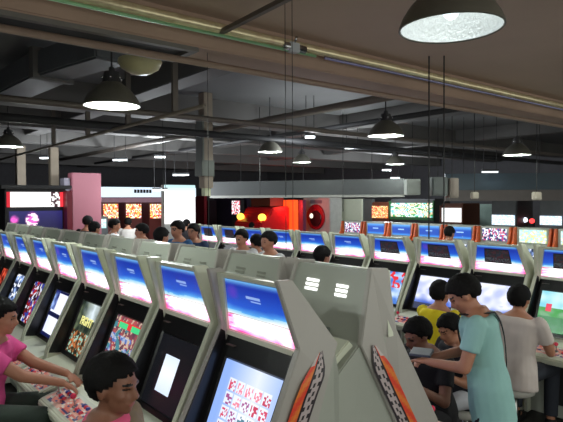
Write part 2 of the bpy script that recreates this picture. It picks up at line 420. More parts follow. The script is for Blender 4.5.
for i, (y, z0, nm) in enumerate(((7.6, 3.38, 'second'), (9.8, 3.36, 'third'), (12.2, 3.34, 'fourth'), (15., 3.32, 'fifth'), (18.5, 3.3, 'last'))):
    beam(-2.9, 17.5, y, y+.35, z0, 3.76, BEAMD, 'dark cross beam, %s from the front of the hall' % nm, group='dark cross beams')
for i, (x, nm) in enumerate(((3.0, 'over the left rows'), (7.6, 'over the far row'), (11.5, 'over the right side'))):
    beam(x, x+.3, 3.7, 22.8, 3.48, 3.76, BEAMD, 'dark lengthwise beam '+nm, group='dark lengthwise beams')
# fan coil / recessed panel upper left
v = empty('ceiling_panel', (0, 0, 0)); tag(v, 'dark rectangular recessed panel with raised rim at upper left', 'ceiling panel')
bm = bmesh.new(); box(bm, -.6, 1.93, 3.42, 3.70, 3.180, 3.189); obj('panel_face', bm, mat('panel_dark', (34, 34, 36), .7), v)
bm = bmesh.new()
for a in ((-.64,1.98,3.37,3.42),(-.64,1.98,3.70,3.745),(-.64,-.6,3.42,3.70),(1.93,1.98,3.42,3.70)): box(bm, *a, 3.160, 3.189)
obj('panel_rim', bm, mat('panel_rim', (110, 106, 100), .6), v)
# slanted duct at left
v = empty('air_duct', (0, 0, 0)); tag(v, 'grey sheet-metal air duct bending away at upper left', 'duct')
DUCT = mat('duct_grey', (104, 108, 112), .5, .3, var=.1, scale=3)
q = [onZ(112, 47, 3.5), onZ(52, 66, 3.5), onZ(-20, 102, 3.5)]; q[2] = q[1].lerp(q[2], min(1, (7.2-q[1].y)/max(.01, q[2].y-q[1].y)))
bm = bmesh.new(); obar(bm, q[0], q[1], .34, .26); obj('duct_run', bm, DUCT, v, bevel=.02)
bm = bmesh.new(); obar(bm, q[1]+(q[0]-q[1])*.02, q[2], .40, .26); obj('duct_run', bm, DUCT, v, bevel=.02)
bm = bmesh.new(); obar(bm, q[1]-(q[0]-q[1])*.04, q[1]+(q[0]-q[1])*.04, .44, .31); obj('duct_flange', bm, BEAMD, v)
# round ring vent top left
P = onZ(45, -2, 3.40); v = empty('round_vent', P); tag(v, 'round ring-shaped vent at the top left corner of the ceiling', 'vent')
bm = bmesh.new(); rr = lathe(bm, [(.13,0),(.145,-.03),(.155,-.03),(.165,0)], (0,0,0)); obj('vent_ring', bm, DGREY, v, smooth=True)
bm = bmesh.new(); lathe(bm, [(.001,-.004),(.10,-.01),(.13,0)], (0,0,0)); obj('vent_dish', bm, mat('vent_dish', (90, 84, 78), .6), v, smooth=True)
# pale round dish behind lamp
P = onZ(140, 66, 3.2); v = empty('round_diffuser', P); tag(v, 'beige bowl-shaped round fixture just above the left lamp', 'ceiling fixture')
bm = bmesh.new(); lathe(bm, [(.001,-.07),(.08,-.06),(.15,-.02),(.175,.03),(.17,.05)], (0,0,0)); obj('bowl', bm, mat('beige_bowl', (190, 184, 140), .4), v, smooth=True)
bm = bmesh.new(); cone(bm, (0,0,.03), (0,0,3.75-P.z), .02, .02, 8); obj('stem', bm, DGREY, v)
# T brackets in ceiling
def at_z(x, y, z): return onZ(x, y, z)
tracks = [((205,10),(215,32),3.3)]
bm = bmesh.new(); a = at_z(196, 45, 3.30); b = at_z(290, -3, 3.30); obar(bm, a, b, .035, .03)
tag(obj('ceiling_bracket', bm, PIPEG), 'slanting grey bar crossing in front of the glossy pipe', 'bracket')

# ------------------------------------------------------------------ bell lamps
LS = [(2.09,1.405,2.862,.225,'large bell-shaped ceiling lamp nearest the camera at upper right',.022),
      (1.72,4.30,2.88,.225,'bright bell lamp hanging at left below the beige bowl fixture',1),
      (5.14,4.36,2.88,.22,'dark bell lamp hanging over the middle of the far row',.8),
      (8.3,4.38,2.80,.215,'bell lamp at right in front of the blue-grey fascia',.8),
      (5.37,6.94,2.88,.2,'small bell lamp with bright knob just right of the square post',.8),
      (8.9,7.30,2.83,.2,'small bell lamp left of the white box on the fascia',.8),
      (-1.6,1.4,2.9,.225,'added unseen bell lamp, left of the camera',1.3),  # unseen lamps from here, added to light the cabinet fronts and backs
      (-1.0,4.3,2.88,.225,'unseen bell lamp, beyond the left edge',1),
      (5.6,1.0,2.9,.22,'added unseen bell lamp, beyond the right edge',1),
      (2.0,-1.4,2.9,.225,'added unseen bell lamp, behind the camera',1.2),
      (1.9,8.6,2.9,.2,'faint bell lamp far away at the left edge',.8),
      (7.4,8.5,2.88,.2,'small dark bell lamp far behind the middle of the hall',.6)]
SHADE = mat('lamp_shade_outside', (112, 110, 100), .45, .3); INN = mat('lamp_reflector', (232, 236, 240), .35, .1, bump=.6, scale=60)
for x, y, z, r_, lb, pw in LS:
    v = empty('bell_lamp', (x, y, z)); tag(v, lb, 'ceiling lamp', 'bell lamps')
    k = r_/.225
    outer = [(.225,0),(.222,.015),(.207,.05),(.178,.095),(.13,.145),(.088,.175),(.07,.19)]

    bm = bmesh.new(); lathe(bm, [(a*k, b*k) for a, b in outer], (0,0,0), 36); lathe(bm, [(.225*k,0),(.22*k,-.004),(.215*k,0.002)], (0,0,0), 36); obj('lamp_shade', bm, SHADE, v, smooth=True)
    bm = bmesh.new(); lathe(bm, [((a-.008)*k, (b+.003)*k) for a, b in outer]+[(.001,.188*k)], (0,0,0), 36); obj('reflector', bm, INN, v, smooth=True)
    bm = bmesh.new(); cone(bm, (0,0,.185*k), (0,0,.27*k), .075*k, .06*k, 18); cone(bm, (0,0,.27*k), (0,0,.31*k), .03*k, .02*k, 12); hd = obj('lamp_head', bm, DGREY, v)
    bm = bmesh.new()
    for q in range(6):
        t = q*math.pi/3; ell(bm, (.078*k*math.cos(t), .078*k*math.sin(t), 0.22*k), (.011*k,)*3, None, 8, 6)
    obj('bolt', bm, CHROME, hd, smooth=True)
    zc = (3.42 if y < 3.4 else 3.75)-z
    bm = bmesh.new(); cone(bm, (0,0,.30*k), (0,0,zc), .008, .008, 8); obj('hanging_rod', bm, DGREY, v)
    bm = bmesh.new(); ell(bm, (0,0,.10*k), (.045*k,.045*k,.06*k)); obj('bulb', bm, mat('bulb_glow', (235, 245, 255), .4, emit=6) if pw > .3 else mat('dim_bulb', (225, 238, 250), .4, emit=.5), v, smooth=True)
    L = bpy.data.lights.new('lamp_light', 'POINT'); L.energy = LAMP_POWER*pw; L.color = (.93, 1, .92); L.shadow_soft_size = .03
    lo = bpy.data.objects.new('lamp_light', L); COL.objects.link(lo); lo.parent = v; lo.location = (0, 0, .03*k)
# far fluorescent tubes, each hung from the ceiling on two thin rods
for x, y, wd, z, lb in ((120,160,14,2.95,'thin fluorescent tube over the pink panel'), (160,157,10,3.0,'short fluorescent tube over the white booth'),
        (181,175,16,2.75,'fluorescent tube just left of the square post'), (44,158,8,3.0,'tiny fluorescent tube at far left'),
        (352,148,14,3.1,'fluorescent tube over the middle row near the centre'), (310,137,10,3.1,'small fluorescent tube near the small bell lamp'),
        (490,172,16,2.65,'fluorescent tube in front of the blue-grey fascia'), (160,190,14,2.35,'low fluorescent tube over the white booth sign'), (395,178,9,2.78,'tiny fluorescent tube left of the white hanging box'), (0,0,9,2.95,'added fluorescent tube brightening the cream wall panel')):
    P = onZ(x, y, z) if x else Vector((12.3, 10.4, z))  # the last tube is an added one, there to brighten the cream wall
    v = empty('tube_light', P); tag(v, lb, 'tube light', 'far fluorescent tubes')
    s_ = wd*P.dot(fw)/F/2; d = rt.xy.to_3d()*s_
    bm = bmesh.new(); obar(bm, -d, d, .03, .03); obj('tube', bm, mat('tube_glow', (225, 232, 235), .4, emit=1.5), v)
    bm = bmesh.new(); obar(bm, -d*1.05+Vector((0,0,.035)), d*1.05+Vector((0,0,.035)), .06, .035); obj('housing', bm, DGREY, v)
    L = bpy.data.lights.new('tube_glow_light', 'POINT'); L.energy = 90 if 'booth' in lb or 'cream' in lb else 26; L.color = (.9, .96, 1); L.shadow_soft_size = .1
    lo = bpy.data.objects.new('tube_glow_light', L); COL.objects.link(lo); lo.parent = v; lo.location = (0, 0, -.12)
    for q in (-.8, .8):
        bm = bmesh.new(); cone(bm, d*q+Vector((0,0,.05)), d*q+Vector((0,0,3.75-z)), .006, .006, 6); obj('hanging_rod', bm, DGREY, v)

# ------------------------------------------------------------------ rows of cabinets
XA, XB, XC, XD = 1.633, 2.20, 5.37, 9.4
PI = math.pi
A = [('nearest one, screen full of small cards', S_cards), ('dark screen with a small white window', S_window), ('screen crowded with colourful fighters', S_fighters),
     ('screen reading FIGHT in yellow', S_fight), ('screen with two white panels', S_white), ('dark red screen', S_red), ('bluish white screen', S_blue), ('glowing orange red screen', S_orange), ('marquee cut by the left photo edge', S_red), ('mostly outside the left edge', S_blue)]
ORD = ['first', 'second', 'third', 'fourth', 'fifth', 'sixth', 'seventh', 'eighth', 'ninth', 'tenth', 'eleventh']
for i, (d, s) in enumerate(A):
    cabinet((XA, 2.155+.72*i, 0), 0, 'A', 'left row arcade machine, %s' % d, 'arcade machines in the left row', s, i, graphic=(i == 0), text='FIGHT' if i == 3 else None)
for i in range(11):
    cabinet((XB, 2.18+.72*i, 0), PI, 'B', ('arcade machine seen from behind, nearest one, with two vents given an added glow' if i == 0 else 'arcade machine seen from behind, %s from the near end of its row' % ORD[i]), 'arcade machines with their backs to the left row',
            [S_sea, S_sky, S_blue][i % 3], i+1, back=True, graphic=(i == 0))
C = [('outside the right photo edge', S_street, 0), ('green street scene on screen, at the right photo edge', S_street, 1), ('in front of the seated person in the white tee', S_sky, 1), ('behind the standing person in the pale blue tee', S_sky, 1),
     ('just right of the nearest vented cabinet back', S_sea, 1), ('just right of the lone dark head, without notice card', S_blue, 0), ('directly behind the lone dark head', S_sea, 0),
     ('right of the trio of heads at centre', S_blue, 0), ('behind the trio of heads at centre', S_red, 0), ('second from its far end, with notice card', S_blue, 1), ('at its far end, with notice card', S_sea, 1)]
for i, (d, s, cd) in enumerate(C):
    cabinet((XC+.03, 2.30+.72*(i-1), 0), 0, 'C', 'middle row arcade machine, '+d, 'arcade machines in the middle row facing us', s, i+1, card=bool(cd))

# ------------------------------------------------------------------ row D beyond the aisle: lower machines with orange fins
ORG = mat('orange_fin', (206, 92, 40), .4, var=.25, scale=14); DBODY = mat('dark_cab_body', (70, 72, 74), .5)
def pixel_rows(seed, pal):
    def f(s, t):
        q = nz(s, t, 7, seed)+.5*nz(s, t, 15, seed+3)
        i = min(len(pal)-1, max(0, int((q+.55)/1.1*len(pal))))
        return pal[i]
    f.__name__ = 'px%d' % seed
    return f
P_WHITE = pixel_rows(41, [(250,250,250),(255,255,255),(225,235,240),(250,250,240)])
P_GREEN = pixel_rows(42, [(230,245,250),(120,210,210),(250,250,235),(60,160,90),(250,200,160),(200,240,210)])
P_RED = pixel_rows(43, [(250,210,120),(230,60,30),(255,240,180),(210,30,30),(255,160,60)])
P_PINK = pixel_rows(44, [(20,16,60),(30,24,90),(200,60,150),(255,200,240),(40,30,110),(15,12,40)])
P_MIX = pixel_rows(45, [(210,240,250),(200,60,100),(90,90,160),(250,250,255),(40,50,90)])
P_WASH = pixel_rows(46, [(200,235,225),(170,215,220),(220,230,150),(235,245,250)])
P_BLUEW = pixel_rows(47, [(240,250,255),(190,225,255),(255,255,255)])
def d_blue(s, t):
    c = mixc((100, 170, 225), (22, 70, 170), t*3)
    if t > .75: c = mixc(c, (90, 180, 240), (t-.75)*3)
    if .35 < s < .65 and .4 < t < .5: c = (150, 190, 240)
    return c
DK = {0: ('with pale washed marquee at the right photo edge', P_WASH), 1: ('with pale green and yellow marquee', P_WASH), 2: ('with pink and white figure marquee', P_MIX)}
for k in range(8):
    yy = 8.53-.36-.72*(5-k+1)+.72
    yl = 8.53-.72*(6-k)   # far edge of this marquee
    yc = yl-.26
    nm, pt = DK.get(k, (None, d_blue))
    if nm is None:
        nm = ('with blue marquee right of the small dark head', 'with blue marquee left of the small dark head', 'with blue marquee under the green edged screen', 'with blue marquee under the small orange sign', 'with pale picture at its far left end')[k-3]
    if k == 7: pt = P_MIX
    v = empty('low_arcade_machine', (XD, yc, 0)); tag(v, 'low arcade machine in the farthest row, '+nm, 'arcade machine', 'low machines in the farthest row')
    part('body', 'dbody', lambda bm: prism(bm, [(.02,1.60),(.30,1.60),(.40,1.2),(.40,.0),(-.30,.0),(-.30,.75),(-.55,.8),(-.55,.86),(-.05,1.26),(.02,1.30)], -.30, .30), CARC, v, bevel=.008)
    for s in (-1, 1):
        part('side_fin', ('dfin', s), lambda bm: prism(bm, [(-.03,1.60),(.05,1.60),(.10,1.25),(-.16,1.25),(-.08,1.35)], s*.30, s*.34), ORG, v, bevel=.006)
    place('marquee', grid_mesh('d'+pt.__name__, ((-.003,.24,1.565),(-.003,-.24,1.565),(.0,-.24,1.34),(.0,.24,1.34)), 24, 10, pt, FARGLOW), v)
    place('screen', grid_mesh('dscr', ((-.08,.22,1.24),(-.08,-.22,1.24),(-.50,-.22,.905),(-.50,.22,.905)), 20, 14, S_blue, SCREEN), v)

# ------------------------------------------------------------------ far machines and walls on the right
def far_unit(px0, px1, py0, py1, X, pt, label, cat, bodycol=DBODY, trim=None, depth=.8, name='deluxe_game_machine', zt=None, glow=FARGLOW):
    a = onX(px0, (py0), X); b = onX(px1, py0, X); c = onX(px1, py1, X); d = onX(px0, py1, X)
    z1 = (a.z+b.z)/2; z0 = (c.z+d.z)/2; y0, y1 = b.y, a.y; mY = .03
    v = empty(name, (X, (y0+y1)/2, 0)); tag(v, label, cat); h = (y1-y0)/2+mY; top = zt or z1+.12
    bm = bmesh.new(); prism(bm, [(.02,top),(depth,top),(depth,0),(-.35,0),(-.35,.8),(-.05,.95),(.02,1.1)], -h, h); obj('body', bm, bodycol, v, bevel=.02)
    bm = bmesh.new(); hh = (y1-y0)/2
    place('lit_panel', grid_mesh('fu%d_%d' % (px0, py0), ((-.01,hh,z1),(-.01,-hh,z1),(-.01,-hh,z0),(-.01,hh,z0)), 40, 14, pt, glow), v); bm.free()
    if trim:
        bm = bmesh.new()
        for s in (-1, 1): box(bm, -.04, .03, s*(hh+.01) if s > 0 else s*(hh+.05), s*(hh+.05) if s > 0 else s*(hh+.01), z0-.06, z1+.06)
        box(bm, -.04, .03, -hh-.05, hh+.05, z0-.08, z0-.02); obj('panel_frame', bm, trim, v)
    bm = bmesh.new(); box(bm, -.45, -.33, -h*.8, h*.8, .78, .86); obj('control_shelf', bm, BLACK, v)
    return v
GREEN = mat('green_frame', (44, 96, 56), .5); BROWN = mat('brown_frame', (96, 52, 34), .5)
far_unit(391, 433, 203, 217, 13.0, P_GREEN, 'wide bright game machine with green lower frame, behind the farthest row', 'game machine', trim=GREEN)
far_unit(372, 388, 206, 218, 13.0, P_RED, 'small orange and white lit machine left of the green framed one', 'game machine', bodycol=BROWN)
far_unit(442, 462, 208, 222, 12.4, P_WHITE, 'brown framed machine with blank white screen', 'game machine', bodycol=BROWN, trim=BROWN)
far_unit(492, 515, 215, 225, 12.2, P_BLUEW, 'dark machine with bluish white bottom-lit screen', 'game machine', zt=2.25)
far_unit(540, 562, 216, 225, 12.0, P_BLUEW, 'dark machine with bluish white screen at the right edge', 'game machine', zt=2.25)
for px, py, c, nm in ((532, 221, (235, 60, 60), 'red'), (525, 220, (230, 240, 255), 'white')):
    P = onX(px, py, 12.6); v = empty('indicator_lamp', P); tag(v, 'tiny %s lamp between the two bluish screens' % nm, 'lamp')
    bm = bmesh.new(); ell(bm, (0,0,0), (.06,.06,.06)); obj('bulb', bm, mat('dot_'+nm, c, .4, emit=2), v, smooth=True)
    bm = bmesh.new(); cone(bm, (.03,0,-.03), (.03,0,-P.z), .05, .07, 10); obj('post', bm, DGREY, v)
CREAM = mat('cream_wall', (232, 238, 214), .7, var=.03); 
def slab(name, px0, px1, py0, X, m_, label, cat, th=.15, kind=None, zb=0):
    a = onX(px0, py0, X); b = onX(px1, py0, X); bm = bmesh.new(); box(bm, X, X+th, b.y, a.y, zb, (a.z+b.z)/2)
    o = obj(name, bm, m_, bevel=.01); tag(o, label, cat, kind=kind); return o
slab('partition', 334, 362, 199, 14.0, CREAM, 'cream wall panel left of the small orange sign', 'partition')
slab('partition', 362, 372, 199, 14.05, mat('grey_partition', (92, 98, 96), .7), 'narrow grey wall panel right of the cream one', 'partition')
slab('partition', 478, 492, 204, 14.0, mat('mint_panel', (150, 175, 165), .6), 'pale green striped panel right of the white screen', 'partition')
# white machine with round red wheel
a = onX(303, 198, 13.2); b = onX(330, 198, 13.2); c = onX(316, 217, 13.2)
v = empty('wheel_machine', (13.2, (a.y+b.y)/2, 0)); tag(v, 'white upright machine with large round red window', 'game machine'); h = (a.y-b.y)/2
bm = bmesh.new(); box(bm, 0, .6, -h, h, 0, a.z); obj('body', bm, mat('white_body', (196, 196, 190), .5), v, bevel=.02)
bm = bmesh.new(); cz = c.z; cone(bm, (-.06,0,cz), (.0,0,cz), .44, .46, 32); wl = obj('round_window', bm, mat('red_gloss', (190, 24, 38), .25), v)
bm = bmesh.new(); cone(bm, (-.10,-.05,cz-.05), (-.055,-.05,cz-.05), .27, .29, 28); obj('dark_disc', bm, mat('dark_red_disc', (70, 20, 24), .3), wl)
bm = bmesh.new(); ell(bm, (-.1,.14,cz+.04), (.04,.09,.09)); obj('white_glint', bm, mat('glint_white', (250, 235, 215), .3, emit=1), wl, smooth=True)  # highlight on the window, made as a small emissive blob
bm = bmesh.new(); box(bm, -.02, 0, -.3, .3, a.z-.2, a.z-.08); obj('name_strip', bm, mat('grey_strip', (130, 120, 130), .5), v)
L = bpy.data.lights.new('red_fill_light', 'POINT'); L.energy = 18; L.color = (1, .08, .05); L.shadow_soft_size = .2  # red fill light added to tint the machines, no fixture behind it
lo = bpy.data.objects.new('red_fill_light', L); COL.objects.link(lo); lo.parent = v; lo.location = (-.9, .3, 1.9)
# orange panel
slab('lit_panel', 283, 295, 200, 12.5, mat('orange_lit', (236, 84, 30), .5, emit=.9), 'tall glowing orange panel right of the red racing machine', 'lit panel')
slab('partition', 295, 303, 200, 12.7, mat('violet_red', (130, 60, 90), .5), 'dull violet red panel beside the orange panel', 'partition')
# red machine with hood shape
a = onX(243, 209, 11.6); b = onX(270, 209, 11.6); v = empty('red_racing_machine', (11.6, (a.y+b.y)/2, 0)); tag(v, 'red racing machine with two glowing yellow lamps', 'game machine'); h = (a.y-b.y)/2
bm = bmesh.new(); prism(bm, [(0,1.58),(.12,1.84),(.9,1.88),(.9,0),(-.4,0),(-.4,1.3)], -h, h); obj('body', bm, mat('racing_red', (205, 30, 38), .35), v, bevel=.05)  # plain red body colour, no emission
for s in (-1, 1):
    bm = bmesh.new(); ell(bm, (-.22,s*h*.8,1.50), (.1,.2,.13)); obj('head_lamp', bm, mat('yellow_lamp', (255, 190, 70), .4, emit=2.2), v, smooth=True)
bm = bmesh.new(); box(bm, .2, .8, -h*.7, h*.7, 1.88, 2.18); obj('top_sign', bm, mat('brown_sign', (90, 44, 34), .5), v)
slab('partition', 190, 204, 196, 12.2, mat('red_wall_panel', (190, 50, 66), .6), 'red wall panel just left of the square post', 'partition')  # plain red panel colour, no emission
slab('dark_screen_wall', 214, 247, 198, 13.6, mat('violet_dark', (64, 52, 76), .6), 'dull violet wall panel behind the trio of heads', 'partition')
P = onX(236, 206, 13.0); v = empty('poster_stand', (13.0, P.y, 0)); tag(v, 'small pink and white poster on a dark stand', 'poster')
place('poster', grid_mesh('poster', ((-.01,.3,P.z+.22),(-.01,-.3,P.z+.22),(-.01,-.3,P.z-.35),(-.01,.3,P.z-.35)), 12, 12, pixel_rows(51, [(250,210,220),(200,60,80),(255,255,255),(60,30,40)]), FARGLOW), v)
bm = bmesh.new(); box(bm, 0, .2, -.32, .32, 0, P.z+.26); obj('stand', bm, DBODY, v)
bm = bmesh.new(); P = onX(208, 215, 12.8); box(bm, 12.7, 13.1, P.y-.25, P.y+.25, 0, 2.1); tag(obj('dark_column', bm, mat('dark_violet', (60, 40, 52), .6), bevel=.01), 'dark violet column under the square post', 'column')

# ------------------------------------------------------------------ left background, facing -Y
def yunit(px0, px1, py0, py1, Y, pt, m_=FARGLOW):
    a = onY(px0, py0, Y); b = onY(px1, py0, Y); c = onY(px1, py1, Y)
    return a.x, b.x, (a.z+b.z)/2, c.z
LW = mat('lavender_wall', (120, 112, 122), .7, emit=0)
# big twin-panel machine at left
x0, x1, z1, z0 = yunit(5, 67, 189, 300, 11.0, None)
v = empty('big_screen_machine', ((x0+x1)/2, 11.0, 0)); tag(v, 'big dark game machine with red-ended white marquee and pink glowing screen', 'game machine'); h = (x1-x0)/2
bm = bmesh.new(); box(bm, -h, h, .0, .9, 0, z1); obj('body', bm, mat('black_violet', (20, 16, 26), .4), v, bevel=.02)
zA = onY(30, 192, 11).z; zB = onY(30, 207, 11).z; zC = onY(30, 211, 11).z; zD = onY(30, 240, 11).z
def bigm(s, t):
    if s < .06: return (190, 20, 40)
    if s > .92: return (230, 50, 60)
    if s > .76 and nz(s, t, 18, 3) > 0: return (60, 30, 40)
    return (255, 252, 250)
place('marquee', grid_mesh('bigm', ((-h+.02,-.012,zA),(h-.06,-.012,zA),(h-.06,-.012,zB),(-h+.02,-.012,zB)), 50, 10, bigm, FARGLOW), v)
def bigs(s, t):
    c = mixc((34, 30, 92), (14, 12, 40), t)
    g = max(0, 1-((s-.42)**2/.022+(t-.32)**2/.10)); g2 = max(0, 1-((s-.1)**2/.008+(t-.28)**2/.03))
    c = mixc(c, (240, 90, 190), min(1, (g+g2)*(1.1+1.6*nz(s, t, 8, 4)))); 
    if g > .35 and nz(s, t, 9, 7) > -.05: c = (255, 225, 245)
    return c
place('screen', grid_mesh('bigs', ((-h+.06,-.012,zC),(h-.10,-.012,zC),(h-.10,-.012,zD),(-h+.06,-.012,zD)), 50, 26, bigs, FARGLOW), v)
bm = bmesh.new(); box(bm, h-.08, h+.02, -.25, .05, 0, zA+.02); obj('side_wing', bm, mat('red_trim', (120, 16, 40), .4), v)
bm = bmesh.new(); box(bm, -h-.1, h+.05, -.15, .9, z1, z1+.07); obj('roof', bm, DGREY, v, bevel=.01)
# pink panel and neighbour
x0, x1, z1, z0 = yunit(72, 101, 173, 300, 12.3, None)
bm = bmesh.new(); box(bm, x0, x1, 12.3, 12.6, 0, z1); tag(obj('pink_panel', bm, mat('pink_panel', (140, 80, 92), .6, var=.05, scale=1, emit=0), bevel=.01), 'tall dusty pink wall panel right of the big dark machine', 'partition')
x0, x1, z1, z0 = yunit(64, 71.2, 178, 300, 12.4, None)
bm = bmesh.new(); box(bm, x0, x1-.02, 12.4, 12.7, 0, z1); tag(obj('grey_panel', bm, mat('grey_lilac', (120, 116, 128), .6), bevel=.01), 'narrow lilac grey panel left of the pink one', 'partition')
# white booth: fascia, back wall, three machines
x0, x1, z1, z0 = yunit(98, 196, 188, 197, 16.5, None)
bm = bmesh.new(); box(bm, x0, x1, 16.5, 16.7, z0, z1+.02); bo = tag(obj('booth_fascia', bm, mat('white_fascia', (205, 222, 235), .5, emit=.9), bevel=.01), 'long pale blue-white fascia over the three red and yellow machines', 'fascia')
a = onY(134, 189.5, 16.5); b = onY(152, 193, 16.5)
bm = bmesh.new()
for k in range(6):
    xx = a.x+(b.x-a.x)*k/6; box(bm, xx, xx+(b.x-a.x)/8, 16.48, 16.5, b.z, a.z)
obj('dark_lettering', bm, BLACK, bo)
for xx in (x0+.05, x1-.05):
    bm = bmesh.new(); box(bm, xx-.05, xx+.05, 16.55, 16.65, 0, z0); obj('support_post', bm, BLACK, bo)
x0, x1, z1, z0 = yunit(98, 164, 197, 240, 17.0, None)
bm = bmesh.new(); box(bm, x0, x1, 17.0, 17.2, 0, z1+.3); tag(obj('booth_wall', bm, mat('pink_grey_wall', (176, 132, 142), .6)), 'pinkish back wall of the white booth', 'partition')
for px, nm in ((110, 'left'), (133, 'middle'), (157, 'right')):
    x0, x1, z1, z0 = yunit(px-8, px+9, 204, 218, 15.8, None)
    v = empty('prize_machine', ((x0+x1)/2, 15.8, 0)); tag(v, '%s of the three red and yellow lit machines under the white fascia' % nm, 'game machine', 'red and yellow lit machines'); h = (x1-x0)/2
    bm = bmesh.new(); box(bm, -h, h, 0, .6, 0, z1+.05); obj('body', bm, mat('red_brown_body', (110, 50, 46), .5), v, bevel=.02)
    place('lit_screen', grid_mesh('prize'+nm, ((-h+.03,-.012,z1),(h-.03,-.012,z1),(h-.03,-.012,z0),(-h+.03,-.012,z0)), 18, 12, pixel_rows(60+px, [(255,250,200),(250,190,80),(230,70,40),(255,240,230),(200,40,50),(255,220,120)]), FARGLOW), v)
    bm = bmesh.new(); box(bm, -h, h, -.3, 0, .8, .9); obj('shelf', bm, mat('pale_shelf', (190, 190, 180), .5), v)
x0, x1, z1, z0 = yunit(164, 195, 185, 223, 15.0, None)
v = empty('white_glare_wall', ((x0+x1)/2, 15.0, 0)); tag(v, 'large white panel with painted glare, left of the red wall', 'lit panel'); h = (x1-x0)/2
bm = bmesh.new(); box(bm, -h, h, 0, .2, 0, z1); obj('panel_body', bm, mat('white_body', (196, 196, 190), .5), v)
def glowp(s, t): return mixc((150, 200, 205), (255, 255, 255), min(1, t*2.6+.2))  # white glare put into the colour as an emissive gradient
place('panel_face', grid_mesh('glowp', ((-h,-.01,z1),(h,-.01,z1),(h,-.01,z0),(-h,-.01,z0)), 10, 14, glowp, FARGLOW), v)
# low lit machine between heads
x0, x1, z1, z0 = yunit(96, 106, 219, 228, 13.6, None)
v = empty('small_screen_machine', ((x0+x1)/2, 13.6, 0)); tag(v, 'small machine with pale cyan screen below the left red and yellow machine', 'game machine'); h = (x1-x0)/2
bm = bmesh.new(); box(bm, -h-.05, h+.05, .0, .5, 0, z1+.06); obj('body', bm, DBODY, v)
place('screen', grid_mesh('cyan', ((-h,-.01,z1),(h,-.01,z1),(h,-.01,z0),(-h,-.01,z0)), 6, 6, pixel_rows(71, [(170,225,230),(220,245,240)]), FARGLOW), v)

# ------------------------------------------------------------------ posts, fascias, boxes
POST = mat('beige_post', (140, 128, 112), .7)
for px, nm in ((26, 'left'), (60, 'right')):
    P = onY(px, 160, 12.6); bm = bmesh.new(); box(bm, P.x-.09, P.x+.09, 12.98, 13.16, 0, 3.34)
    tag(obj('post', bm, POST, bevel=.01), '%s of the two beige posts behind the big dark machine' % nm, 'post', 'beige posts')
P = onZ(206, 170, 2.62); P = Vector((P.x, P.y, 0))*(8.4/Vector((P.x, P.y, 0)).dot(fw))
v = empty('hanging_post', P); tag(v, 'square beige post hanging from the ceiling with a grey collar at its foot', 'post')
bm = bmesh.new(); box(bm, -.08, .08, -.08, .08, 2.3, 3.75); obj('post_shaft', bm, POST, v, bevel=.006)
bm = bmesh.new(); box(bm, -.13, .09, -.1, .12, 2.48, 2.72); box(bm, -.12, -.085, -.1, .1, 2.7, 3.4); obj('collar', bm, mat('grey_green_metal', (98, 104, 96), .5), v, bevel=.006)
bm = bmesh.new(); box(bm, -.05, .05, -.05, .05, 2.18, 2.32); obj('pale_end', bm, mat('pale_end', (190, 196, 160), .5), v)
FASC = mat('grey_fascia', (54, 57, 57), .6, var=.04, scale=1.5, emit=0); FASB = mat('blue_fascia', (50, 68, 80), .5, var=.06, scale=1)
def wallrun(name, a, b, z0, z1, th, m_, label, cat):
    bm = bmesh.new(); a = Vector((a[0], a[1], (z0+z1)/2)); b = Vector((b[0], b[1], (z0+z1)/2)); obar(bm, a, b, th, z1-z0); return tag(obj(name, bm, m_), label, cat)
def rods(name, pts, z, label, cat, group):
    for i, (x, y) in enumerate(pts):
        bm = bmesh.new(); cone(bm, (x, y, z), (x, y, 3.75), .007, .007, 6); tag(obj(name, bm, BLACKM), label[i], cat, group)
fa, fb = Vector((7.0, 11.4, 0)), Vector((9.35, 7.42, 0))
wallrun('hanging_fascia', fa, fb, 2.22, 2.55, .12, FASC, 'long grey fascia hanging across the centre of the hall', 'fascia')
wallrun('fascia_rail', fa, fb, 2.16, 2.222, .10, mat('pale_rail', (130, 130, 124), .5), 'pale rail under the long grey fascia', 'rail')
rods('fascia_rod', [(7.4, 10.7), (8.2, 9.37), (9.0, 8.02)], 2.55, ['far rod holding the grey fascia', 'middle rod holding the grey fascia', 'near rod holding the grey fascia'], 'rod', 'fascia rods')
ra, rb = onX(445, 182, 9.7), onX(563, 182, 11.2)
ra = Vector((9.7*.98, ra.y*.98, 0)); rb = Vector((rb.x, rb.y, 0)); rc = rb+(rb-ra)*.6
wallrun('hanging_fascia', ra, rc, 2.29, 2.62, .12, FASB, 'dark blue-grey fascia at right above the farthest row', 'fascia')
wallrun('fascia_rail', ra+Vector((.0,.0,0)), rc, 2.07, 2.29, .08, mat('brown_grey_band', (92, 86, 84), .6), 'brownish band under the blue-grey fascia', 'rail')
rods('fascia_rod', [ra.lerp(rc, .1)[:2], ra.lerp(rc, .5)[:2], ra.lerp(rc, .9)[:2]], 2.62, ['left rod holding the blue-grey fascia', 'middle rod holding the blue-grey fascia', 'right rod holding the blue-grey fascia'], 'rod', 'blue-grey fascia rods')
def hbox(px0, px1, py0, py1, d, m_, name, label, cat, dp=.25):
    P = ray((px0+px1)/2, (py0+py1)/2)*d; P = Vector((P.x, P.y, P.z+H)); wd = (px1-px0)/F*d/2; hh = (py1-py0)/F*d/2
    v = empty(name, (P.x, P.y, 0), -YAW); tag(v, label, cat)
    bm = bmesh.new(); box(bm, -wd, wd, 0, dp, P.z-hh, P.z+hh); obj('case', bm, m_, v, bevel=.012)
    bm = bmesh.new(); box(bm, -wd*.8, wd*.8, -.012, 0, P.z-hh*.8, P.z+hh*.8); obj('front_grille', bm, m_, v)
    bm = bmesh.new(); cone(bm, (0,dp/2,P.z+hh), (0,dp/2,3.75), .006, .006, 6); obj('hanging_rod', bm, BLACKM, v)
